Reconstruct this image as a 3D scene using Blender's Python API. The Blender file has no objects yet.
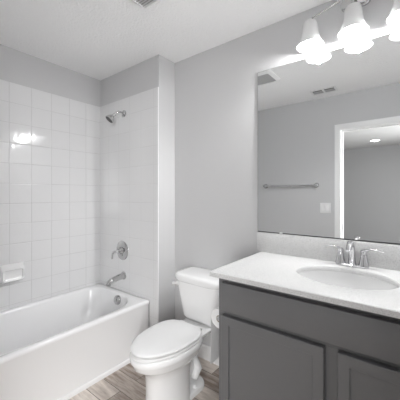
import bpy, bmesh, math, random
from mathutils import Vector, Matrix
random.seed(4)
PI = math.pi
scene = bpy.context.scene
C = scene.collection

# ------------------------------------------------------------------ camera, world, lights, exposure
cam_d = bpy.data.cameras.new('camera')
cam_d.sensor_width = 36; cam_d.sensor_fit = 'HORIZONTAL'
cam_d.lens = 274.0 / 400 * 36
cam_d.shift_y = -5.85 / 400
cam_d.clip_start = 0.01
cam = bpy.data.objects.new('camera', cam_d); C.objects.link(cam)
cam.location = (0, 0, 1.304)
cam.rotation_euler = (PI / 2, 0, math.radians(37.895))
scene.camera = cam

world = bpy.data.worlds.new('world'); scene.world = world
world.use_nodes = True
world.node_tree.nodes['Background'].inputs[0].default_value = (0.9, 0.95, 1, 1)
world.node_tree.nodes['Background'].inputs[1].default_value = 0.5

scene.view_settings.view_transform = 'Standard'
scene.view_settings.look = 'None'
scene.view_settings.gamma = 1
scene.view_settings.use_curve_mapping = False
scene.view_settings.exposure = 1.62
scene.cycles.diffuse_bounces = 8
scene.cycles.max_bounces = 14
scene.cycles.sample_clamp_indirect = 4

GLOW_W = 1.9
BULB_W = 4.7         # watts of each vanity lamp
def area_light(name, loc, rot, sx, sy, power, col=(1, 1, 1)):
    l = bpy.data.lights.new(name, 'AREA'); l.shape = 'RECTANGLE'; l.size = sx; l.size_y = sy
    l.energy = power; l.color = col
    o = bpy.data.objects.new(name, l); C.objects.link(o); o.location = loc; o.rotation_euler = rot
    return o
# daylight of the adjoining bedroom, standing at its window
area_light('bedroom_window_light', (1.36, -1.5, 1.45), (0, math.radians(72), 0), 1.4, 1.9, 56)
# added fill light in the unseen bedroom, lifting the bathroom ceiling through the doorway
area_light('bedroom_fill_light', (0.98, -3.0, 0.95), (math.radians(103), 0, math.radians(26)), .9, 1.1, 17)

# ------------------------------------------------------------------ measures
XL, XR = -2.469, 0.29          # left wall, right wall
YP, YM, YF = 1.549, 1.741, 0.025   # alcove wall, back (mirror) wall, door wall
XB = -1.629                    # side face of the alcove wall
H = 2.44
TILE_TOP = 2.173

# ------------------------------------------------------------------ materials
def mat(name, col, rough=0.5, metal=0.0, spec=0.5, coat=0.0):
    m = bpy.data.materials.new(name); m.use_nodes = True
    b = m.node_tree.nodes['Principled BSDF']
    b.inputs['Base Color'].default_value = (*col, 1)
    b.inputs['Roughness'].default_value = rough
    b.inputs['Metallic'].default_value = metal
    b.inputs['Specular IOR Level'].default_value = spec
    b.inputs['Coat Weight'].default_value = coat
    return m
def nodes(m):
    nt = m.node_tree
    return nt, nt.nodes['Principled BSDF']
def bump_noise(m, scale, strength, dist=0.001, detail=2):
    nt, b = nodes(m)
    tc = nt.nodes.new('ShaderNodeNewGeometry')
    n = nt.nodes.new('ShaderNodeTexNoise'); n.inputs['Scale'].default_value = scale; n.inputs['Detail'].default_value = detail
    nt.links.new(tc.outputs['Position'], n.inputs['Vector'])
    bp = nt.nodes.new('ShaderNodeBump'); bp.inputs['Strength'].default_value = strength; bp.inputs['Distance'].default_value = dist
    nt.links.new(n.outputs['Fac'], bp.inputs['Height'])
    nt.links.new(bp.outputs['Normal'], b.inputs['Normal'])
    return m
M_wall = bump_noise(mat('grey_wall_paint', (0.56, 0.56, 0.565), 0.6, spec=0.3), 110, 0.35, 0.002)
M_ceil = bump_noise(mat('white_ceiling_paint', (0.93, 0.93, 0.93), 0.9, spec=0.2), 70, 0.9, 0.006, 4)
M_trim = mat('white_trim_paint', (0.82, 0.82, 0.82), 0.35)
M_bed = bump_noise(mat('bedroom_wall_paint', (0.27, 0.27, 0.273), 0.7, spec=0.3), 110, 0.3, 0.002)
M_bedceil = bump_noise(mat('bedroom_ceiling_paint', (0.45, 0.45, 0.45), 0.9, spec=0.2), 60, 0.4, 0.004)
M_carpet = bump_noise(mat('bedroom_carpet', (0.35, 0.33, 0.31), 0.95, spec=0.1), 400, 0.8, 0.01)
M_porc = mat('white_porcelain', (0.84, 0.84, 0.84), 0.12, coat=0.4)
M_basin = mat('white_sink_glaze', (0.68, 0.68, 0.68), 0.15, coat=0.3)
M_tub = mat('white_acrylic', (0.84, 0.84, 0.845), 0.18, coat=0.3)
M_plastic = mat('white_plastic', (0.80, 0.80, 0.80), 0.3)
M_chrome = mat('chrome', (0.66, 0.66, 0.67), 0.08, 1.0)
M_nickel = mat('brushed_nickel', (0.56, 0.56, 0.56), 0.10, 1.0)
M_grille = mat('grey_grille', (0.42, 0.42, 0.42), 0.5)
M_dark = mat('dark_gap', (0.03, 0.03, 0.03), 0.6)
M_nozzle = mat('dark_rubber_nozzles', (0.09, 0.09, 0.09), 0.5)
M_cab = mat('grey_cabinet_paint', (0.145, 0.145, 0.148), 0.42)
M_paper = bump_noise(mat('toilet_paper', (0.82, 0.82, 0.82), 0.95, spec=0.1), 300, 0.4, 0.002)
M_card = mat('cardboard', (0.35, 0.28, 0.2), 0.9)
M_mirror = mat('mirror_silver', (0.86, 0.87, 0.87), 0.0, 1.0)
M_glassedge = mat('mirror_edge', (0.10, 0.11, 0.11), 0.2)

# cultured marble top: faint speckle
M_top = mat('speckled_white_countertop', (0.76, 0.76, 0.755), 0.25, coat=0.2)
nt, b = nodes(M_top)
g = nt.nodes.new('ShaderNodeNewGeometry')
v = nt.nodes.new('ShaderNodeTexNoise'); v.inputs['Scale'].default_value = 300; v.inputs['Detail'].default_value = 3
nt.links.new(g.outputs['Position'], v.inputs['Vector'])
r = nt.nodes.new('ShaderNodeValToRGB')
r.color_ramp.elements[0].position = 0.33; r.color_ramp.elements[0].color = (0.46, 0.46, 0.457, 1)
r.color_ramp.elements[1].position = 0.52; r.color_ramp.elements[1].color = (0.66, 0.66, 0.658, 1)
nt.links.new(v.outputs['Fac'], r.inputs['Fac']); nt.links.new(r.outputs['Color'], b.inputs['Base Color'])

# glossy wall tile: u axis index (0 = X, 1 = Y), pitch 0.157 m
def tile_material(name, axis, off, grout, relief):
    m = mat(name, (0.75, 0.75, 0.755), 0.10, coat=0.3)
    nt, b = nodes(m)
    g = nt.nodes.new('ShaderNodeNewGeometry'); s = nt.nodes.new('ShaderNodeSeparateXYZ')
    nt.links.new(g.outputs['Position'], s.inputs[0])
    def mt(op, a, bb=None, cc=None):
        n = nt.nodes.new('ShaderNodeMath'); n.operation = op
        for i, q in enumerate((a, bb, cc)):
            if q is None: continue
            if isinstance(q, (int, float)): n.inputs[i].default_value = q
            else: nt.links.new(q, n.inputs[i])
        return n.outputs[0]
    P = 0.157
    def dist(co, o):           # distance in metres to the nearest joint
        t = mt('DIVIDE', mt('SUBTRACT', co, o), P)
        f = mt('FRACT', t)
        return mt('MULTIPLY', mt('MINIMUM', f, mt('SUBTRACT', 1.0, f)), P), mt('FLOOR', t)
    du, iu = dist(s.outputs[axis], off)
    dv, iv = dist(s.outputs[2], TILE_TOP)
    d = mt('MINIMUM', du, dv)
    mr = nt.nodes.new('ShaderNodeMapRange'); mr.interpolation_type = 'SMOOTHSTEP'
    mr.inputs['From Min'].default_value = 0.0006; mr.inputs['From Max'].default_value = 0.0022
    nt.links.new(d, mr.inputs['Value'])
    mx = nt.nodes.new('ShaderNodeMix'); mx.data_type = 'RGBA'
    mx.inputs['A'].default_value = (grout, grout, grout, 1); mx.inputs['B'].default_value = (0.75, 0.75, 0.755, 1)
    nt.links.new(mr.outputs[0], mx.inputs['Factor']); nt.links.new(mx.outputs['Result'], b.inputs['Base Color'])
    # every tile sits at a very slightly different tilt, edges pillowed
    cb = nt.nodes.new('ShaderNodeCombineXYZ'); nt.links.new(iu, cb.inputs[0]); nt.links.new(iv, cb.inputs[1])
    wn = nt.nodes.new('ShaderNodeTexWhiteNoise'); wn.noise_dimensions = '2D'; nt.links.new(cb.outputs[0], wn.inputs['Vector'])
    sc = nt.nodes.new('ShaderNodeSeparateColor'); nt.links.new(wn.outputs['Color'], sc.inputs[0])
    h1 = mt('MULTIPLY', mt('SUBTRACT', sc.outputs[0], 0.5), mt('MULTIPLY', s.outputs[axis], 0.010))
    h2 = mt('MULTIPLY', mt('SUBTRACT', sc.outputs[1], 0.5), mt('MULTIPLY', s.outputs[2], 0.010))
    mr2 = nt.nodes.new('ShaderNodeMapRange'); mr2.interpolation_type = 'SMOOTHSTEP'
    mr2.inputs['From Min'].default_value = 0.0; mr2.inputs['From Max'].default_value = 0.006
    mr2.inputs['To Max'].default_value = 0.0009
    nt.links.new(d, mr2.inputs['Value'])
    nz = nt.nodes.new('ShaderNodeTexNoise'); nz.inputs['Scale'].default_value = 14; nt.links.new(g.outputs['Position'], nz.inputs['Vector'])
    h = mt('ADD', mt('ADD', h1, h2), mt('ADD', mr2.outputs[0], mt('MULTIPLY', nz.outputs['Fac'], 0.0016)))
    bp = nt.nodes.new('ShaderNodeBump'); bp.inputs['Distance'].default_value = 1.0; bp.inputs['Strength'].default_value = relief
    nt.links.new(h, bp.inputs['Height']); nt.links.new(bp.outputs['Normal'], b.inputs['Normal'])
    return m
M_tile_y = tile_material('glossy_white_tile_left', 1, YP, .61, .8)
M_tile_x = tile_material('glossy_white_tile_alcove', 0, XL, .68, .4)

# wood-look plank floor, boards along X
M_floor = mat('wood_look_plank_floor', (0.3, 0.27, 0.25), 0.45)
nt, b = nodes(M_floor)
g = nt.nodes.new('ShaderNodeNewGeometry')
mp = nt.nodes.new('ShaderNodeMapping'); mp.inputs['Location'].default_value = (1.53, -1.108, 0)
nt.links.new(g.outputs['Position'], mp.inputs['Vector'])
br = nt.nodes.new('ShaderNodeTexBrick')
br.inputs['Scale'].default_value = 1; br.inputs['Mortar Size'].default_value = 0.002
br.inputs['Brick Width'].default_value = 0.60; br.inputs['Row Height'].default_value = 0.128
br.inputs['Color1'].default_value = (0, 0, 0, 1); br.inputs['Color2'].default_value = (1, 1, 1, 1)
br.inputs['Mortar'].default_value = (0, 0, 0, 1); br.offset = 0.37; br.offset_frequency = 2; br.inputs['Bias'].default_value = 0
nt.links.new(mp.outputs[0], br.inputs['Vector'])
mp2 = nt.nodes.new('ShaderNodeMapping'); mp2.inputs['Scale'].default_value = (3, 22, 1)
nt.links.new(g.outputs['Position'], mp2.inputs['Vector'])
av = nt.nodes.new('ShaderNodeVectorMath'); av.operation = 'ADD'
nt.links.new(mp2.outputs[0], av.inputs[0])
sc3 = nt.nodes.new('ShaderNodeVectorMath'); sc3.operation = 'SCALE'; sc3.inputs['Scale'].default_value = 9
nt.links.new(br.outputs['Color'], sc3.inputs[0]); nt.links.new(sc3.outputs[0], av.inputs[1])
nz = nt.nodes.new('ShaderNodeTexNoise'); nz.inputs['Scale'].default_value = 1.6; nz.inputs['Detail'].default_value = 6; nz.inputs['Roughness'].default_value = 0.65
nt.links.new(av.outputs[0], nz.inputs['Vector'])
cr = nt.nodes.new('ShaderNodeValToRGB')
e = cr.color_ramp.elements
e[0].position = 0.25; e[0].color = (0.25, 0.195, 0.16, 1); e[1].position = 0.75; e[1].color = (0.76, 0.69, 0.63, 1)
mxx = nt.nodes.new('ShaderNodeMath'); mxx.operation = 'MULTIPLY_ADD'
sp = nt.nodes.new('ShaderNodeSeparateColor'); nt.links.new(br.outputs['Color'], sp.inputs[0])
nt.links.new(sp.outputs[0], mxx.inputs[0]); mxx.inputs[1].default_value = 0.40
sb = nt.nodes.new('ShaderNodeMath'); sb.operation = 'SUBTRACT'; nt.links.new(nz.outputs['Fac'], sb.inputs[0]); sb.inputs[1].default_value = 0.18
nt.links.new(sb.outputs[0], mxx.inputs[2]); nt.links.new(mxx.outputs[0], cr.inputs['Fac'])
mxm = nt.nodes.new('ShaderNodeMix'); mxm.data_type = 'RGBA'
nt.links.new(br.outputs['Fac'], mxm.inputs['Factor']); nt.links.new(cr.outputs['Color'], mxm.inputs['A'])
mxm.inputs['B'].default_value = (0.13, 0.105, 0.09, 1)
nt.links.new(mxm.outputs['Result'], b.inputs['Base Color'])

# frosted shade glass and lamps
M_shade = bpy.data.materials.new('frosted_white_glass'); M_shade.use_nodes = True
nt, b = nodes(M_shade)
b.inputs['Base Color'].default_value = (0.74, 0.74, 0.74, 1); b.inputs['Roughness'].default_value = 0.25
tr = nt.nodes.new('ShaderNodeBsdfTranslucent'); tr.inputs[0].default_value = (0.85, 0.85, 0.85, 1)
mxs = nt.nodes.new('ShaderNodeMixShader'); mxs.inputs[0].default_value = 0.05
nt.links.new(b.outputs[0], mxs.inputs[1]); nt.links.new(tr.outputs[0], mxs.inputs[2])
nt.links.new(mxs.outputs[0], nt.nodes['Material Output'].inputs[0])
def emit(name, col, s):
    m = bpy.data.materials.new(name); m.use_nodes = True
    b = m.node_tree.nodes['Principled BSDF']
    b.inputs['Base Color'].default_value = (0.9, 0.9, 0.9, 1)
    b.inputs['Emission Color'].default_value = (*col, 1); b.inputs['Emission Strength'].default_value = s
    return m
M_bulb = emit('lit_bulb', (1, 1, 1), 0.38)
M_led = emit('lit_downlight', (1, 0.98, 0.95), 8)

# ------------------------------------------------------------------ mesh helpers
class MB:
    def __init__(s): s.v = []; s.f = []
    def loft(s, loops, cap0=True, cap1=True, closed=True):
        b0 = len(s.v); n = len(loops[0])
        for L in loops: s.v += [tuple(p) for p in L]
        for i in range(len(loops) - 1):
            a = b0 + i * n; c = a + n
            for j in range(n if closed else n - 1):
                k = (j + 1) % n
                s.f.append((a + j, a + k, c + k, c + j))
        if cap0: s.f.append(tuple(range(b0 + n - 1, b0 - 1, -1)))
        if cap1: s.f.append(tuple(range(b0 + (len(loops) - 1) * n, b0 + len(loops) * n)))
        return s
    def box(s, x0, x1, y0, y1, z0, z1, r=0.0):
        if r <= 0:
            s.loft([[(x0, y0, z), (x1, y0, z), (x1, y1, z), (x0, y1, z)] for z in (z0, z1)])
        else:
            L = []
            for q in (0, 1, 2):
                a = q * PI / 4; L.append((z0 + r * (1 - math.sin(a)), r * (1 - math.cos(a))))
            L = [(z0, r), (z0 + r * .3, r * .3), (z0 + r, 0), (z1 - r, 0), (z1 - r * .3, r * .3), (z1, r)]
            s.loft([rrect(x0 + d, x1 - d, y0 + d, y1 - d, z, max(r - d, 0.0002), k=3) for z, d in L])
        return s
    def tube(s, pts, rad, n=14, cap=True):
        pts = [Vector(p) for p in pts]
        rads = rad if isinstance(rad, (list, tuple)) else [rad] * len(pts)
        t0 = (pts[1] - pts[0]).normalized()
        u = t0.orthogonal().normalized(); loops = []
        for i, p in enumerate(pts):
            t = (pts[min(i + 1, len(pts) - 1)] - pts[max(i - 1, 0)]).normalized()
            u = (u - t * u.dot(t)).normalized(); w = t.cross(u)
            loops.append([p + (u * math.cos(2 * PI * j / n) + w * math.sin(2 * PI * j / n)) * rads[i] for j in range(n)])
        s.loft(loops, cap, cap); return s
    def lathe(s, prof, base=(0, 0, 0), axis=(0, 0, 1), n=32, cap0=False, cap1=False):
        ax = Vector(axis).normalized(); u = ax.orthogonal().normalized(); w = ax.cross(u); b = Vector(base)
        s.loft([[b + ax * z + (u * math.cos(2 * PI * j / n) + w * math.sin(2 * PI * j / n)) * max(r, 1e-5) for j in range(n)] for r, z in prof], cap0, cap1)
        return s
    def squash(s):
        s.v = [(x, 1.46 + (y - 1.46) * .968, z * .965) for x, y, z in s.v]; return s
    def build(s, name, m, parent=None, smooth=True, sub=0, angle=40, bevel=0):
        me = bpy.data.meshes.new(name); me.from_pydata(s.v, [], s.f); me.materials.append(m)
        bm = bmesh.new(); bm.from_mesh(me); bmesh.ops.remove_doubles(bm, verts=bm.verts, dist=2e-6)
        bmesh.ops.recalc_face_normals(bm, faces=bm.faces); bm.to_mesh(me); bm.free()
        if smooth:
            for p in me.polygons: p.use_smooth = True
            me.set_sharp_from_angle(angle=math.radians(angle))
        o = bpy.data.objects.new(name, me); C.objects.link(o)
        if bevel:
            mod = o.modifiers.new('bevel', 'BEVEL'); mod.width = bevel; mod.segments = 2; mod.limit_method = 'ANGLE'
        if sub:
            mod = o.modifiers.new('sub', 'SUBSURF'); mod.levels = sub; mod.render_levels = sub
        if parent:
            o.parent = parent; o.matrix_parent_inverse = Matrix.Translation(-parent.location) if parent.type == 'EMPTY' else Matrix()
        return o
def rrect(x0, x1, y0, y1, z, r, k=6):
    """rounded rectangle loop; r = radius or four (x,y) radii for corners x1y1, x0y1, x0y0, x1y0"""
    R = r if isinstance(r, (list, tuple)) else [r] * 4
    R = [q if isinstance(q, tuple) else (q, q) for q in R]
    out = []
    for ci, (cx, cy, a0) in enumerate(((x1, y1, 0), (x0, y1, 90), (x0, y0, 180), (x1, y0, 270))):
        rx, ry = R[ci]
        sx = -1 if cx == x1 else 1; sy = -1 if cy == y1 else 1
        for j in range(k + 1):
            a = math.radians(a0 + 90 * j / k)
            out.append(((cx + sx * rx) + rx * math.cos(a), (cy + sy * ry) + ry * math.sin(a), z))
    return out
def thing(name, label, cat, loc=(0, 0, 0), group=None):
    o = bpy.data.objects.new(name, None); C.objects.link(o); o.location = loc; o.empty_display_size = 0.05
    bpy.context.view_layer.update()
    o['label'] = label; o['category'] = cat
    if group: o['group'] = group
    return o
def tag(o, label, cat, group=None):
    o['label'] = label; o['category'] = cat
    if group: o['group'] = group
    return o
def struct(name, x0, x1, y0, y1, z0, z1, m, bevel=0):
    o = MB().box(x0, x1, y0, y1, z0, z1).build(name, m, smooth=False, bevel=bevel); o['kind'] = 'structure'; return o

# ------------------------------------------------------------------ room shell
struct('floor', XL - .1, XR + .1, -0.09, YM + .1, -0.1, 0, M_floor)
struct('ceiling', XL - .1, XR + .1, -0.09, YM + .1, H, H + .1, M_ceil)
struct('wall_left', XL - .1, XL, -0.09, YM + .1, 0, H, M_wall)
struct('wall_back', XL, XR, YM, YM + .1, 0, H, M_wall)
struct('wall_alcove', XL, XB, YP, YM, 0, H, M_wall, bevel=0.004)
struct('wall_right', XR, XR + .1, -0.09, YM + .1, 0, H, M_wall)
DX0, DX1, DH = -0.650, 0.13, 2.035
wf = MB()
wf.box(XL, DX0 - .018, -0.09, YF, 0, H); wf.box(DX1 + .018, XR, -0.09, YF, 0, H); wf.box(DX0 - .018, DX1 + .018, -0.09, YF, DH + .018, H)
o = wf.build('wall_front', M_wall, smooth=False); o['kind'] = 'structure'
# door lining and casing
jb = MB()
jb.box(DX0 - .018, DX0, -0.09, YF, 0, DH); jb.box(DX1, DX1 + .018, -0.09, YF, 0, DH); jb.box(DX0 - .018, DX1 + .018, -0.09, YF, DH, DH + .018)
jb.box(DX0, DX0 + .011, -0.075, -0.042, 0, DH - .011); jb.box(DX1 - .011, DX1, -0.075, -0.042, 0, DH - .011); jb.box(DX0, DX1, -0.075, -0.042, DH - .011, DH)
o = jb.build('door_1', M_trim, smooth=False); o['kind'] = 'structure'
def casing(name, y0, y1):
    s = 1 if y1 > y0 else -1
    m = MB(); W = .057; R = .005
    yy0, yy1 = min(y0, y1), max(y0, y1)
    def piece(a, b_):
        pass
    # profiled, mitred: sweep profile around the opening
    prof = [(0, 0), (0, .009), (.012, .012), (.045, .016), (W, .016), (W, 0)]
    loops = []
    for (x, z, dx, dz) in ((DX0 - R, 0, -1, 0), (DX0 - R, DH + R, -1, 1), (DX1 + R, DH + R, 1, 1), (DX1 + R, 0, 1, 0)):
        loops.append([(x + dx * p, y0 + s * q, z + dz * p) for p, q in prof])
    m.loft(loops)
    o = m.build(name, M_trim, smooth=False); o['kind'] = 'structure'
casing('trim_1', YF, YF + 1)
casing('trim_2', -0.09, -1.09)
st = MB().box(DX0, DX0 + .0015, -0.036, -0.006, .90, .955)
st.box(DX0 + .0015, DX0 + .0025, -0.028, -0.016, .914, .940).build('strike_plate', M_nickel, None, smooth=False)['kind'] = 'structure'

# baseboards
def baseboard(name, x0, x1, y0, y1):
    h = .11; t = .013
    m = MB()
    if abs(x1 - x0) > abs(y1 - y0):
        s = 1 if y1 > y0 else -1
        m.loft([[(x, y0, 0), (x, y0 + s * t, 0), (x, y0 + s * t, h - .012), (x, y0 + s * t * .5, h), (x, y0, h)] for x in (x0, x1)])
    else:
        s = 1 if x1 > x0 else -1
        m.loft([[(x0, y, 0), (x0 + s * t, y, 0), (x0 + s * t, y, h - .012), (x0 + s * t * .5, y, h), (x0, y, h)] for y in (y0, y1)])
    o = m.build(name, M_trim, smooth=False); o['kind'] = 'structure'
baseboard('baseboard_back', XB + .013, -0.79, YM, YM - .013)
baseboard('baseboard_alcove', XB, XB + .013, YP, YM)
baseboard('baseboard_front', -1.733, DX0 - .067, YF, YF + .013)
baseboard('baseboard_right', XR, XR - .013, YF + .016, 1.14)

# tile surround (slabs on the three alcove walls)
def slab(name, x0, x1, y0, y1, m):
    o = MB().box(x0, x1, y0, y1, 0.40, TILE_TOP).build(name, m, smooth=False, bevel=0.003); o['kind'] = 'structure'
T = .008
slab('trim_3', XL, XL + T, YF, YP, M_tile_y)
o = MB()
o.box(XL + T, XB - .003, YP - T, YP, .40, TILE_TOP); o.box(-1.728, XB - .003, YP - T, YP, 0, .40)
o = o.build('trim_4', M_tile_x, smooth=False); o['kind'] = 'structure'
slab('trim_5', XL + T, -1.735, YF, YF + T, M_tile_x)
# paintable strip closing the tile edge at the outside corner
struct('trim_6', XB - .003, XB, YP - T, YP, 0, TILE_TOP, M_trim)

# bedroom beyond the doorway
BX0, BX1, BY0 = -3.2, 1.5, -4.27
struct('floor_bedroom', BX0, BX1, BY0, -0.09, -0.1, 0, M_carpet)
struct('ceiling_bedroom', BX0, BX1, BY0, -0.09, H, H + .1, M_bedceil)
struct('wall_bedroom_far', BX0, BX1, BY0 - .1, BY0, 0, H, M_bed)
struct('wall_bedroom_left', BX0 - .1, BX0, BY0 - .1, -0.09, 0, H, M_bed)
bw = MB()
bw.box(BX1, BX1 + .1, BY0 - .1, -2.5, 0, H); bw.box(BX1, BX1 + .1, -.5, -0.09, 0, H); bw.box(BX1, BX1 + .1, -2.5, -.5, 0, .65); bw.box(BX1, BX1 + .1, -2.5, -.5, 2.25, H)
o = bw.build('wall_bedroom_right', M_bed, smooth=False); o['kind'] = 'structure'
fr = MB()
for a in ((-2.5, -2.45, .65, 2.25), (-.55, -.5, .65, 2.25), (-2.45, -.55, .65, .7), (-2.45, -.55, 2.2, 2.25), (-2.45, -.55, 1.43, 1.47)):
    fr.box(BX1 + .02, BX1 + .07, a[0], a[1], a[2], a[3])
o = fr.build('window_1', M_trim, smooth=False); o['kind'] = 'structure'
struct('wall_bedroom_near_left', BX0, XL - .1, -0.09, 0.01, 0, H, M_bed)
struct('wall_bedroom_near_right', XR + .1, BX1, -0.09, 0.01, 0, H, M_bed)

# ------------------------------------------------------------------ bathtub
tub = thing('bathtub', 'long white alcove bathtub with flat front apron along the tiled wall', 'bathtub', (-2.1, .79, 0))
ox0, ox1, oy0, oy1 = XL + T + .001, -1.734, YF + T + .001, YP - T - .001
K = 10
def basin(dx0, dx1, dy0, dy1, z, g=0.0):
    rr = [(max(.23 - g, .09), max(.26 - g, .09)), (max(.17 - g, .08), max(.13 - g, .07)), (.16, .16), (.16, .16)]
    return rrect(-2.425 + dx0, -1.775 - dx1, .10 + dy0, 1.490 - dy1, z, rr, K)
rz = .423
loops = [rrect(ox0, ox1 - .006, oy0, oy1, 0, .003, K), rrect(ox0, ox1 - .006, oy0, oy1, .385, .003, K),
         rrect(ox0, ox1, oy0, oy1, .395, .003, K), rrect(ox0, ox1, oy0, oy1, rz - .012, .003, K),
         rrect(ox0 + .001, ox1 - .004, oy0 + .001, oy1 - .001, rz - .003, .006, K), rrect(ox0 + .003, ox1 - .012, oy0 + .003, oy1 - .003, rz, .012, K)]
loops += [basin(0, 0, 0, 0, rz - .001), basin(.006, .006, .007, .007, rz - .005), basin(.012, .012, .016, .012, rz - .018),
          basin(.020, .022, .05, .022, .34), basin(.035, .045, .12, .045, .24), basin(.055, .07, .20, .07, .14), basin(.08, .095, .25, .095, .10),
          basin(.12, .14, .30, .15, .085)]
MB().loft(loops, True, True).build('tub_shell', M_tub, tub, angle=50)
MB().loft([[(-1.7405, y, 0), (-1.728, y, 0), (-1.728, y, .018), (-1.732, y, .026), (-1.7405, y, .030)] for y in (oy0, oy1)]).build('base_strip', M_trim, tub, smooth=False)
# overflow plate on the drain-end wall of the basin
ov = Vector((-2.065, 1.466, .368)); oa = Vector((.18, -1, .16)).normalized()
m = MB().lathe([(0, .016), (.030, .016), (.036, .012), (.040, .004), (.040, -.01)], ov, oa, cap0=False)
op = m.build('overflow_plate', M_nickel, tub)
MB().tube([ov + oa * .012 + Vector((0, 0, -.02)), ov + oa * .022 + Vector((0, 0, .004)), ov + oa * .018 + Vector((0, 0, .038))], [.007, .006, .004]).build('trip_lever', M_nickel, op)
MB().lathe([(0, .006), (.026, .006), (.034, 0), (.034, -.004)], (-2.09, 1.20, .086)).build('drain', M_chrome, tub)

# ------------------------------------------------------------------ tub fittings
yw = YP - T
sh = thing('wall_shower', 'chrome bell shaped shower head on bent arm above the tub', 'shower head', (-2.09, yw, 2.02))
MB().lathe([(.0, .014), (.012, .014), (.020, .010), (.030, .004), (.031, 0)], (-2.075, yw, 2.035), (0, -1, 0)).build('flange', M_nickel, sh)
A = [Vector((-2.075, yw, 2.035)), Vector((-2.077, yw - .03, 2.042)), Vector((-2.082, yw - .055, 2.040)), Vector((-2.09, yw - .075, 2.026)), Vector((-2.096, yw - .088, 2.010))]
MB().tube(A, .0085).build('shower_arm', M_nickel, sh)
hd = MB(); hb = A[-1]; ha = Vector((-.22, -.62, -.76)).normalized()
hd.lathe([(0, -.010), (.012, -.010), (.015, 0), (.012, .008), (.014, .014), (.020, .024), (.030, .038), (.038, .052), (.040, .057), (.040, .066), (.037, .069)], hb, ha)
hp = hd.build('spray_head', M_nickel, sh)
MB().lathe([(.037, .0688), (.032, .0692), (.0, .068)], hb, ha).build('spray_face', M_nozzle, hp)

vv = thing('shower_valve', 'round chrome shower valve plate with lever handle above the tub spout', 'valve', (-2.115, yw, .79))
vb = Vector((-2.098, yw, .79))
MB().lathe([(0, .012), (.052, .012), (.074, .008), (.085, .003), (.087, 0)], vb, (0, -1, 0), n=48).build('escutcheon', M_nickel, vv)
hv = MB().lathe([(.034, .01), (.032, .02), (.024, .028), (.022, .05), (.019, .058), (0, .060)], vb, (0, -1, 0))
hv.tube([vb + Vector((0, -.045, 0)), vb + Vector((-.022, -.055, -.004)), vb + Vector((-.045, -.062, -.012)), vb + Vector((-.056, -.066, -.03)), vb + Vector((-.060, -.068, -.075))], [.009, .009, .009, .008, .006])
hv.build('lever_handle', M_nickel, vv)

sp = thing('tub_spout', 'chrome tub spout projecting low over the rim of the bathtub', 'spout', (-2.09, yw, .555))
def ell(cx, y, cz, rx, rz_, n=20, tilt=0): return [(cx + rx * math.cos(2 * PI * j / n), y + tilt * math.sin(2 * PI * j / n), cz + rz_ * math.sin(2 * PI * j / n)) for j in range(n)]
sx, sz = -2.075, .565
MB().loft([ell(sx, yw, sz, .033, .036), ell(sx, yw - .008, sz, .033, .036), ell(sx, yw - .012, sz, .027, .030), ell(sx, yw - .06, sz - .004, .025, .026),
           ell(sx, yw - .115, sz - .014, .025, .025), ell(sx, yw - .160, sz - .024, .025, .023, tilt=.004), ell(sx, yw - .177, sz - .030, .021, .018, tilt=.006), ell(sx, yw - .183, sz - .033, .012, .010, tilt=.004)]).build('spout_body', M_nickel, sp)
MB().lathe([(.016, 0), (.016, -.022), (.011, -.022), (.010, -.010)], (sx, yw - .157, sz - .034), (0, 0, 1)).build('outlet', M_nickel, sp)

sd = thing('soap_dish', 'white ceramic soap dish set in the tiled wall over the tub', 'soap dish', (XL + T, .775, .70))
y0, y1, z0, z1, xx = .690, .866, .628, .765, XL + T
def yz(dy0, dy1, dz0, dz1, x, r): return [(x, p[0], p[1]) for p in rrect(y0 + dy0, y1 - dy1, z0 + dz0, z1 - dz1, 0, r, 5)]
# flange, then protruding tray with a hollow
m = MB()
m.loft([yz(0, 0, 0, 0, xx, .012), yz(0, 0, 0, 0, xx + .006, .012), yz(.006, .006, .004, .004, xx + .014, .012), yz(.008, .008, .006, .010, xx + .030, .016),
        yz(.012, .012, .010, .030, xx + .052, .018), yz(.018, .018, .016, .036, xx + .058, .018), yz(.024, .024, .024, .040, xx + .055, .016),
        yz(.026, .026, .028, .038, xx + .044, .014), yz(.032, .032, .036, .044, xx + .040, .010)])
m.build('dish_body', M_porc, sd)

# ------------------------------------------------------------------ toilet
TX = -1.224
to = thing('toilet', 'white two piece toilet with closed lid between tub and vanity', 'toilet', (TX, 1.35, 0))
def egg(hw, yf, yb, z, n=40, sq=2.0, wy=.42, cx=TX):
    """egg outline: widest at fraction wy from the back; front elliptical, back squarer"""
    ymid = yb + (yf - yb) * wy; out = []
    for j in range(n):
        a = 2 * PI * j / n; c, s = math.cos(a), math.sin(a)
        if s >= 0:   # back
            e_ = 2 / (sq + 1.2)
            x = hw * math.copysign(abs(c) ** e_, c); y = ymid + (yb - ymid) * abs(s) ** e_
        else:
            x = hw * math.copysign(abs(c) ** (2 / sq), c); y = ymid + (yf - ymid) * abs(s) ** (2 / sq)
        out.append((cx + x, y, z))
    return out
bowl = MB()
bowl.loft([egg(.126, 1.068, 1.37, 0), egg(.126, 1.068, 1.37, .006), egg(.122, 1.075, 1.365, .03), egg(.119, 1.078, 1.36, .10), egg(.119, 1.075, 1.36, .18),
           egg(.121, 1.065, 1.37, .235), egg(.130, 1.040, 1.39, .272), egg(.146, 1.008, 1.41, .295), egg(.156, .992, 1.43, .307),
           egg(.163, .978, 1.44, .318), egg(.166, .972, 1.45, .338), egg(.170, .966, 1.455, .346), egg(.174, .961, 1.455, .358), egg(.174, .961, 1.455, .378), egg(.168, .967, 1.45, .386), egg(.14, 1.0, 1.42, .387)])
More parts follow.
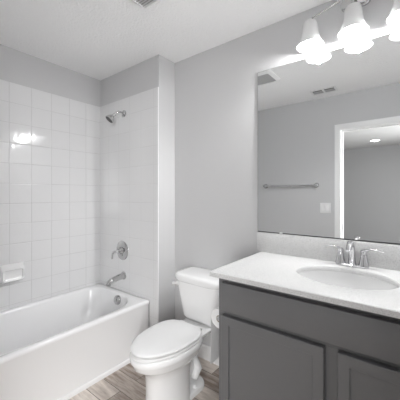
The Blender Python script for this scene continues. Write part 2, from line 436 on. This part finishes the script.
# rear column and deck under the tank
def col(hw, ya, yb, z, r): return rrect(TX - hw, TX + hw, ya, yb, z, r, 5)
bowl.loft([col(.050, 1.34, 1.50, .03, .03), col(.048, 1.34, 1.50, .14, .03), col(.050, 1.34, 1.51, .24, .03), col(.060, 1.34, 1.54, .29, .035), col(.082, 1.33, 1.59, .325, .04), col(.108, 1.34, 1.65, .350, .05),
           col(.124, 1.35, 1.705, .370, .05), col(.126, 1.35, 1.71, .382, .05), col(.120, 1.36, 1.70, .386, .04)])
# foot plate
bowl.loft([rrect(TX - .116, TX + .116, 1.22, 1.53, 0, .085, 6), rrect(TX - .116, TX + .116, 1.22, 1.53, .022, .085, 6), rrect(TX - .108, TX + .108, 1.23, 1.52, .034, .08, 6), rrect(TX - .08, TX + .08, 1.24, 1.49, .038, .06, 6)])
# trapway bulges
for s in (-1, 1):
    pts = [(TX + s * .022, 1.33, .20), (TX + s * .024, 1.40, .23), (TX + s * .026, 1.45, .20), (TX + s * .038, 1.47, .155), (TX + s * .054, 1.475, .12), (TX + s * .050, 1.44, .06)]
    bowl.tube(pts, [.020, .026, .028, .030, .033, .026], n=16)
bowl.squash().build('bowl', M_porc, to, angle=55)
for s in (-1, 1):
    MB().lathe([(.014, .0), (.014, .010), (.010, .018), (.0, .020)], (TX + s * .088, 1.40, .034)).squash().build('bolt_cap', M_plastic, to)
# seat ring and closed lid
def seatloop(hw, yf, yb, z): return egg(hw, yf, yb, z, sq=2.0, wy=.38, n=56)
MB().loft([seatloop(.164, .972, 1.447, .3875), seatloop(.169, .966, 1.452, .390), seatloop(.170, .965, 1.452, .402), seatloop(.166, .969, 1.450, .4065), seatloop(.150, .985, 1.44, .407)]).squash().build('seat', M_plastic, to, angle=60)
MB().loft([seatloop(.145, .992, 1.435, .4095), seatloop(.150, .987, 1.437, .416), seatloop(.170, .966, 1.445, .4165), seatloop(.172, .963, 1.447, .421), seatloop(.170, .966, 1.446, .4265), seatloop(.158, .981, 1.435, .431), seatloop(.12, 1.03, 1.39, .434), seatloop(.05, 1.13, 1.30, .4355)]).squash().build('lid', M_plastic, to, angle=60)
for s in (-1, 1):
    MB().box(TX + s * .075 - .022, TX + s * .075 + .022, 1.425, 1.475, .386, .418, .008).squash().build('hinge', M_plastic, to)
# tank
def tk(hw, yf, z, rf=.07): return rrect(TX - hw, TX + hw, yf, 1.728, z, [.02, .02, (rf, rf * .7), (rf, rf * .7)], 6)
MB().loft([tk(.142, 1.570, .373), tk(.158, 1.552, .378), tk(.168, 1.542, .398), tk(.190, 1.525, .55), tk(.199, 1.513, .635), tk(.201, 1.510, .666)]).build('tank', M_porc, to, angle=50)
def tl(d, z): return rrect(TX - .221 + d, TX + .221 - d, 1.491 + d, 1.733 - d * .3, z, [.03, .03, (.10, .075), (.10, .075)], 8)
MB().loft([tl(.012, .662), tl(.006, .664), tl(.002, .672), tl(0, .698), tl(.005, .709), tl(.016, .715), tl(.04, .718)]).build('tank_lid', M_porc, to, angle=50)
hm = MB().lathe([(.0, .012), (.014, .012), (.016, .006), (.016, -.012)], (TX - .172, 1.527, .638), (-.35, -1, 0))
hm.tube([(TX - .170, 1.517, .638), (TX - .185, 1.507, .638), (TX - .205, 1.507, .636), (TX - .214, 1.510, .634)], [.007, .010, .011, .008])
hm.build('flush_handle', M_plastic, to)

# ------------------------------------------------------------------ toilet paper
tp = thing('toilet_paper_roll', 'white toilet paper roll with a long sheet hanging beside the vanity', 'toilet paper', (-.872, 1.35, .59))
yc0, yc1, R0 = 1.30, 1.402, .057
cx, cz = -.874, .592
n = 40
def circ(r, y, cx=cx, cz=cz, n=40): return [(cx + r * math.cos(2 * PI * j / n), y, cz + r * math.sin(2 * PI * j / n)) for j in range(n)]
MB().loft([circ(.020, yc0 + .001), circ(R0 - .002, yc0), circ(R0, yc0 + .002), circ(R0, yc1 - .002), circ(R0 - .002, yc1), circ(.020, yc1 - .001), circ(.020, yc0 + .001)], False, False).build('paper', M_paper, tp)
MB().loft([circ(.0202, yc0 + .0005), circ(.0202, yc1), circ(.0190, yc1), circ(.0190, yc0 + .0005), circ(.0202, yc0 + .0005)], False, False).build('cardboard_core', M_card, tp)
sheet = []
for i in range(13):
    t = i / 12; z = cz + .01 - t * .292
    x = cx - R0 - .0004 + .004 * math.sin(t * 5) * t
    sheet.append([(x, yc0, z), (x - .0008, yc0, z), (x - .0008 + .002 * t, (yc0 + yc1) / 2, z), (x - .0008, yc1, z), (x, yc1, z), (x + .002 * t, (yc0 + yc1) / 2, z)])
MB().loft(sheet).build('hanging_sheet', M_paper, tp)
# ------------------------------------------------------------------ vanity
vx0, vx1 = -.789, XR - .004
va = thing('vanity_cabinet', 'dark grey bathroom vanity cabinet with shaker doors under the countertop', 'cabinet', (-.25, 1.45, 0))
m = MB()
yf = 1.172
m.box(vx0, vx0 + .016, yf, 1.726, 0, .8885)                      # side
m.box(vx1 - .016, vx1, yf, 1.726, 0, .8885)
m.box(vx0 + .016, vx1 - .016, yf, yf + .018, .70, .8885)         # face frame rails
m.box(vx0 + .016, vx1 - .016, yf, yf + .018, .10, .14)
m.box(vx0 + .016, vx0 + .05, yf, yf + .018, .14, .70)
m.box(vx1 - .05, vx1 - .016, yf, yf + .018, .14, .70)
m.box(-.278, -.224, yf, yf + .018, .14, .70)
m.box(vx0 + .016, vx1 - .016, yf + .018, 1.72, .11, .125)
m.box(vx0 + .016, vx1 - .016, 1.715, 1.726, 0, .8885)
m.box(vx0 + .016, vx1 - .016, yf + .07, yf + .08, 0, .10)
m.build('body', M_cab, va, smooth=False, bevel=.0012)
yd = 1.141
MB().box(-.755, .247, yd, yf - .0005, .727, .864, .003).build('drawer_front', M_cab, va)
def door(x0, x1, z0, z1):
    st_ = .042
    m = MB()
    def lp(d, y): return [(x0 + d, y, z0 + d), (x1 - d, y, z0 + d), (x1 - d, y, z1 - d), (x0 + d, y, z1 - d)]
    m.loft([lp(0, yf - .0005), lp(0, yd + .003), lp(.0025, yd), lp(st_ - .001, yd), lp(st_, yd + .001), lp(st_ + .0005, yd + .009)])
    m.build('door', M_cab, va, smooth=False)
door(-.755, -.2765, .125, .701)
door(-.2275, .247, .125, .701)

hr = MB().lathe([(.0, .010), (.018, .010), (.024, .004), (.025, 0)], (-.789, 1.275, .603), (-1, 0, 0)).build('paper_holder', M_nickel, va)
hr['label'] = 'chrome toilet paper holder arm'
MB().tube([(-.795, 1.275, .603), (-.84, 1.272, .603), (-.862, 1.274, .603), (-.872, 1.284, .603), (-.874, 1.30, .6028), (-.874, 1.404, .6028), (-.874, 1.412, .6028)], [.008, .008, .008, .008, .008, .008, .007]).build('arm', M_nickel, hr)

# countertop with oval cut-out, backsplash
ct = thing('countertop', 'speckled white countertop and backsplash on the grey vanity', 'countertop', (-.25, 1.43, .89))
cx0, cx1, cy0, cy1 = -.815, XR - .002, 1.124, YM - .002
scx, scy, sa, sbb = -.262, 1.452, .213, .168
N = 72
def sq_pt(a, x0, x1, y0, y1):
    c, s = math.cos(a), math.sin(a)
    tx = ((x1 - scx) / c) if c > 1e-9 else ((x0 - scx) / c if c < -1e-9 else 1e9)
    ty = ((y1 - scy) / s) if s > 1e-9 else ((y0 - scy) / s if s < -1e-9 else 1e9)
    t = min(tx, ty); return (scx + c * t, scy + s * t)
angs = sorted([2 * PI * j / N for j in range(N)] + [math.atan2(y - scy, x - scx) % (2 * PI) for x in (cx0, cx1) for y in (cy0, cy1)])
def rim(d, z, rect=True):
    if rect: return [(*sq_pt(a, cx0 + d, cx1 - d, cy0 + d, cy1 - d), z) for a in angs]
def ov_(d, z): return [(scx + (sa + d) * math.cos(a), scy + (sbb + d) * math.sin(a), z) for a in angs]
zt, zb = .914, .890
m = MB()
L = [ov_(-.001, zb), rim(0, zb), rim(0, zt - .003), rim(.003, zt), ov_(.010, zt), ov_(.005, zt - .0015), ov_(.002, zt - .005), ov_(.000, zt - .011), ov_(-.001, zb)]
m.loft(L, False, False)
m.build('counter_slab', M_top, ct, angle=30)
MB().box(-.8455 + .0, cx1, cy1 - .020, cy1, zt + .0003, 1.043, .002).build('backsplash', M_top, ct)

sk = MB()
prof = [(.012, zb - .0005), (-.0015, zb - .001), (-.005, zb - .02), (-.016, .83), (-.035, .79), (-.065, .765), (-.10, .752), (-.145, .747)]
sk.loft([ov_(d, z) for d, z in prof], False, True)
sink = thing('sink', 'white oval undermount sink basin set in the vanity countertop', 'sink', (scx, scy, .75))
sk.build('basin', M_basin, sink, angle=60)
MB().lathe([(0, .004), (.016, .004), (.022, .001), (.023, -.002)], (scx, scy + .02, .7485)).build('drain', M_chrome, sink)

# faucet
FX, FY = -.262, 1.676
fa = thing('bathroom_faucet', 'chrome two handle faucet behind the sink in front of the mirror', 'faucet', (FX, FY, zt))
fb = MB().loft([rrect(FX - .080 + d, FX + .080 - d, FY - .026 + d, FY + .026 - d, z, .025 - d, 8) for z, d in ((zt + .0005, 0), (zt + .010, 0), (zt + .014, .004), (zt + .015, .01))])
fb.build('base_plate', M_chrome, fa)
pts = [(FX, FY, zt + .012), (FX, FY + .001, zt + .05), (FX, FY - .002, zt + .09), (FX, FY - .014, zt + .118), (FX, FY - .036, zt + .132), (FX, FY - .062, zt + .130), (FX, FY - .088, zt + .115), (FX, FY - .100, zt + .098)]
MB().tube(pts, [.021, .017, .0155, .0155, .015, .0145, .014, .0125], n=20).build('spout', M_chrome, fa)
MB().tube([(FX, FY + .02, zt + .012), (FX, FY + .021, zt + .10)], .0028, n=8).build('lift_rod', M_chrome, fa)
for s in (-1, 1):
    hx = FX + s * .056
    hdl = MB().lathe([(.027, .012), (.024, .026), (.017, .055), (.0145, .076), (.016, .086), (.012, .094), (0, .096)], (hx, FY, zt), (0, 0, 1))
    hdl.loft([[(hx + s * dx, FY + wy * math.cos(q) + dy, zt + z + h_ * math.sin(q)) for q in [2 * PI * j / 10 for j in range(10)]]
              for dx, dy, z, wy, h_ in ((-.010, 0, .084, .010, .008), (.012, -.002, .096, .012, .008), (.035, -.006, .103, .011, .0055), (.060, -.012, .100, .0085, .0035), (.080, -.017, .097, .0075, .003), (.086, -.019, .095, .004, .002))])
    hdl.build('handle', M_chrome, fa)

# ------------------------------------------------------------------ mirror
mi = thing('wall_mirror', 'large frameless wall mirror above the vanity backsplash', 'mirror', (-.28, YM, 1.045))
mx0, mx1, mz0, mz1 = -.846, XR - .004, 1.0465, 2.142
yb_, ym_ = YM - .0005, YM - .0065
m = MB()
m.loft([[(mx0, y, mz0), (mx1, y, mz0), (mx1, y, mz1), (mx0, y, mz1)] for y in (yb_, ym_ + .0003)])
m.build('glass_edge', M_glassedge, mi, smooth=False)
me = MB(); me.v = [(mx0 + .001, ym_, mz0 + .001), (mx1 - .001, ym_, mz0 + .001), (mx1 - .001, ym_, mz1 - .001), (mx0 + .001, ym_, mz1 - .001)]; me.f = [(0, 1, 2, 3)]
me.v += [(x, y + .0002, z) for x, y, z in me.v[:4]]; me.f += [(7, 6, 5, 4), (0, 4, 5, 1), (1, 5, 6, 2), (2, 6, 7, 3), (3, 7, 4, 0)]
me.build('silvered_face', M_mirror, mi, smooth=False)
MB().box(mx0, mx1, ym_ - .0012, ym_ - .0002, mz0, mz0 + .0045).build('shadow_gap_strip', M_dark, mi, smooth=False)  # black strip standing in for the shadow gap along the mirror's bottom edge
for x in (-.68, .10):
    MB().box(x - .010, x + .010, ym_ - .004, ym_ - .0013, mz0 - .001, mz0 + .007, .0008).build('clip', M_plastic, mi)

# ------------------------------------------------------------------ vanity light
LX, LY = (-.472, -.252, -.032), 1.644
vl = thing('vanity_light', 'three lamp vanity light with white bell shades over the mirror', 'wall lamp', (-.252, YM, 2.36))
bpz = 2.372
MB().loft([[(-.252 + p[0], y, bpz + p[1]) for p in rrect(-.075 + d, .075 - d, -.036 + d, .036 - d, 0, .034 - d, 8)] for y, d in ((YM - .0005, 0), (YM - .014, 0), (YM - .020, .006), (YM - .022, .014))]).build('backplate', M_nickel, vl)
MB().tube([(-.252, YM - .02, bpz), (-.252, 1.690, bpz + .002), (-.252, LY + .012, bpz)], .008).build('stem', M_nickel, vl)
am = MB()
pts = []
for i in range(33):
    t = -1 + 2 * i / 32
    pts.append((-.252 + t * .222, LY, 2.372 - .054 * abs(t) ** .95))
am.tube(pts, .0055, n=10)
am.build('curved_bar', M_nickel, vl)
for i, x in enumerate(LX):
    ztop = 2.306 if i != 1 else 2.345
    ztop = 2.306
    if i == 1: MB().tube([(x, LY, 2.370), (x, LY, ztop)], .006, n=10).build('hanger', M_nickel, vl)
    MB().lathe([(0, .010), (.012, .010), (.020, .004), (.024, -.004), (.024, -.020)], (x, LY, ztop), n=24).build('socket_cap', M_nickel, vl)
    s_ = MB()
    outer = [(.024, -.003), (.035, -.008), (.0415, -.022), (.0435, -.045), (.046, -.070), (.051, -.094), (.059, -.117), (.069, -.137), (.0735, -.145)]
    inner = [(.0705, -.1445), (.066, -.136), (.056, -.116), (.048, -.093), (.043, -.070), (.0405, -.045), (.0385, -.024), (.032, -.012), (.022, -.008), (.0, -.008)]
    s_.lathe([(0.0, -.004)] + outer + inner, (x, LY, ztop), n=40)
    so = s_.build('glass_shade', M_shade, vl)
    MB().lathe([(.012, -.02), (.013, -.040), (.020, -.056), (.029, -.074), (.032, -.091), (.029, -.108), (.019, -.120), (.0, -.125)], (x, LY, ztop), n=24).build('bulb', M_bulb, vl)
    for kind, zz, watts in (('SPOT', -.138, BULB_W), ('POINT', -.166, GLOW_W)):
        l = bpy.data.lights.new('vanity_lamp', kind); l.energy = watts; l.shadow_soft_size = .012; l.color = (1, 1, 1)
        if kind == 'SPOT': l.spot_size = math.radians(164); l.spot_blend = .5
        lo = bpy.data.objects.new('vanity_lamp', l); C.objects.link(lo); lo.location = (x, LY, ztop + zz)
        lo.parent = vl; lo.matrix_parent_inverse = Matrix.Translation(-vl.location)

# ------------------------------------------------------------------ ceiling and door-wall items
fn = thing('exhaust_fan', 'square white exhaust fan grille on the bathroom ceiling', 'exhaust fan', (-1.165, .985, H))
fx, fy, fh = -1.165, .985, .135
MB().loft([rrect(fx - fh + d, fx + fh - d, fy - fh + d, fy + fh - d, z, .012, 4) for z, d in ((H - .0005, 0), (H - .006, 0), (H - .022, .024), (H - .024, .029), (H - .012, .031))]).build('frame', M_plastic, fn)
sl = MB()
for i in range(13):
    yy = fy - .096 + i * .016
    sl.loft([[(x, yy - .005, H - .018), (x, yy - .003, H - .020), (x, yy + .006, H - .013), (x, yy + .004, H - .011)] for x in (fx - .107, fx + .107)])
MB().box(fx - .107, fx + .107, fy - .107, fy + .107, H - .008, H - .004).build('backing', M_grille, fn, smooth=False)
sl.build('louvre', M_grille, fn, smooth=False)

rg = thing('air_register', 'small white ceiling air vent with two dark louvre banks seen in mirror', 'air vent', (-.77, .27, H))
rx0, rx1, ry0, ry1 = -.905, -.645, .190, .335
m = MB()
ri = [(rx0 + .02, -.785), (-.765, rx1 - .02)]
m.box(rx0, rx1, ry0, ry0 + .02, H - .007, H - .0005); m.box(rx0, rx1, ry1 - .02, ry1, H - .007, H - .0005)
m.box(rx0, rx0 + .02, ry0 + .02, ry1 - .02, H - .007, H - .0005); m.box(rx1 - .02, rx1, ry0 + .02, ry1 - .02, H - .007, H - .0005); m.box(-.785, -.765, ry0 + .02, ry1 - .02, H - .007, H - .0005)
m.build('frame', M_plastic, rg, smooth=False)
for a, c in ri:
    MB().box(a, c, ry0 + .02, ry1 - .02, H - .0012, H - .0006).build('duct_opening', M_dark, rg, smooth=False)
    m = MB()
    for i in range(4):
        yy = ry0 + .03 + i * .019
        m.loft([[(x, yy - .003, H - .007), (x, yy - .002, H - .0075), (x, yy + .005, H - .002), (x, yy + .004, H - .0015)] for x in (a, c)])
    m.build('louvre', M_grille, rg, smooth=False)

tb = thing('towel_bar', 'brushed metal towel bar on the door wall seen in the mirror', 'towel bar', (-1.235, YF, 1.41))
for x in (-1.56, -.915):
    MB().lathe([(.0, .010), (.018, .012), (.027, .008), (.031, .0)], (x, YF, 1.41), (0, 1, 0)).tube([(x, YF, 1.41), (x, YF + .045, 1.41), (x, YF + .068, 1.41)], [.013, .012, .015]).build('post', M_nickel, tb)
MB().tube([(-1.565, YF + .056, 1.41), (-.91, YF + .056, 1.41)], .011).build('bar', M_chrome, tb)

sw = thing('light_switch', 'white double rocker light switch plate beside the doorway', 'light switch', (-.812, YF, 1.14))
MB().loft([[(-.812 + p[0], y, 1.142 + p[1]) for p in rrect(-.060 + d, .060 - d, -.059 + d, .059 - d, 0, .005, 4)] for y, d in ((YF + .0002, 0), (YF + .003, 0), (YF + .006, .003))]).build('plate', M_plastic, sw)
for s in (-1, 1):
    cxs = -.812 + s * .024
    MB().loft([[(cxs + a * .0165, YF + .0062 + c, 1.142 + b_ * .033) for a, b_, c in ((-1, -1, 0), (1, -1, 0), (1, 1, 0), (-1, 1, 0))], [(cxs + a * .0155, YF + .0062 + c, 1.142 + b_ * .032) for a, b_, c in ((-1, -1, .001), (1, -1, .001), (1, 1, .004), (-1, 1, .004))]]).build('rocker', M_plastic, sw, smooth=False)

rl = thing('recessed_light', 'round lit recessed downlight in the bedroom ceiling seen in mirror', 'downlight', (-.64, -3.375, H))
MB().lathe([(.075, -.006), (.094, -.005), (.096, 0), (.070, -.0005)], (-.64, -3.375, H), n=40).build('trim_ring', M_plastic, rl)
MB().lathe([(0, -.005), (.075, -.005), (.075, -.001)], (-.64, -3.375, H), n=40).build('lamp_disc', M_led, rl)
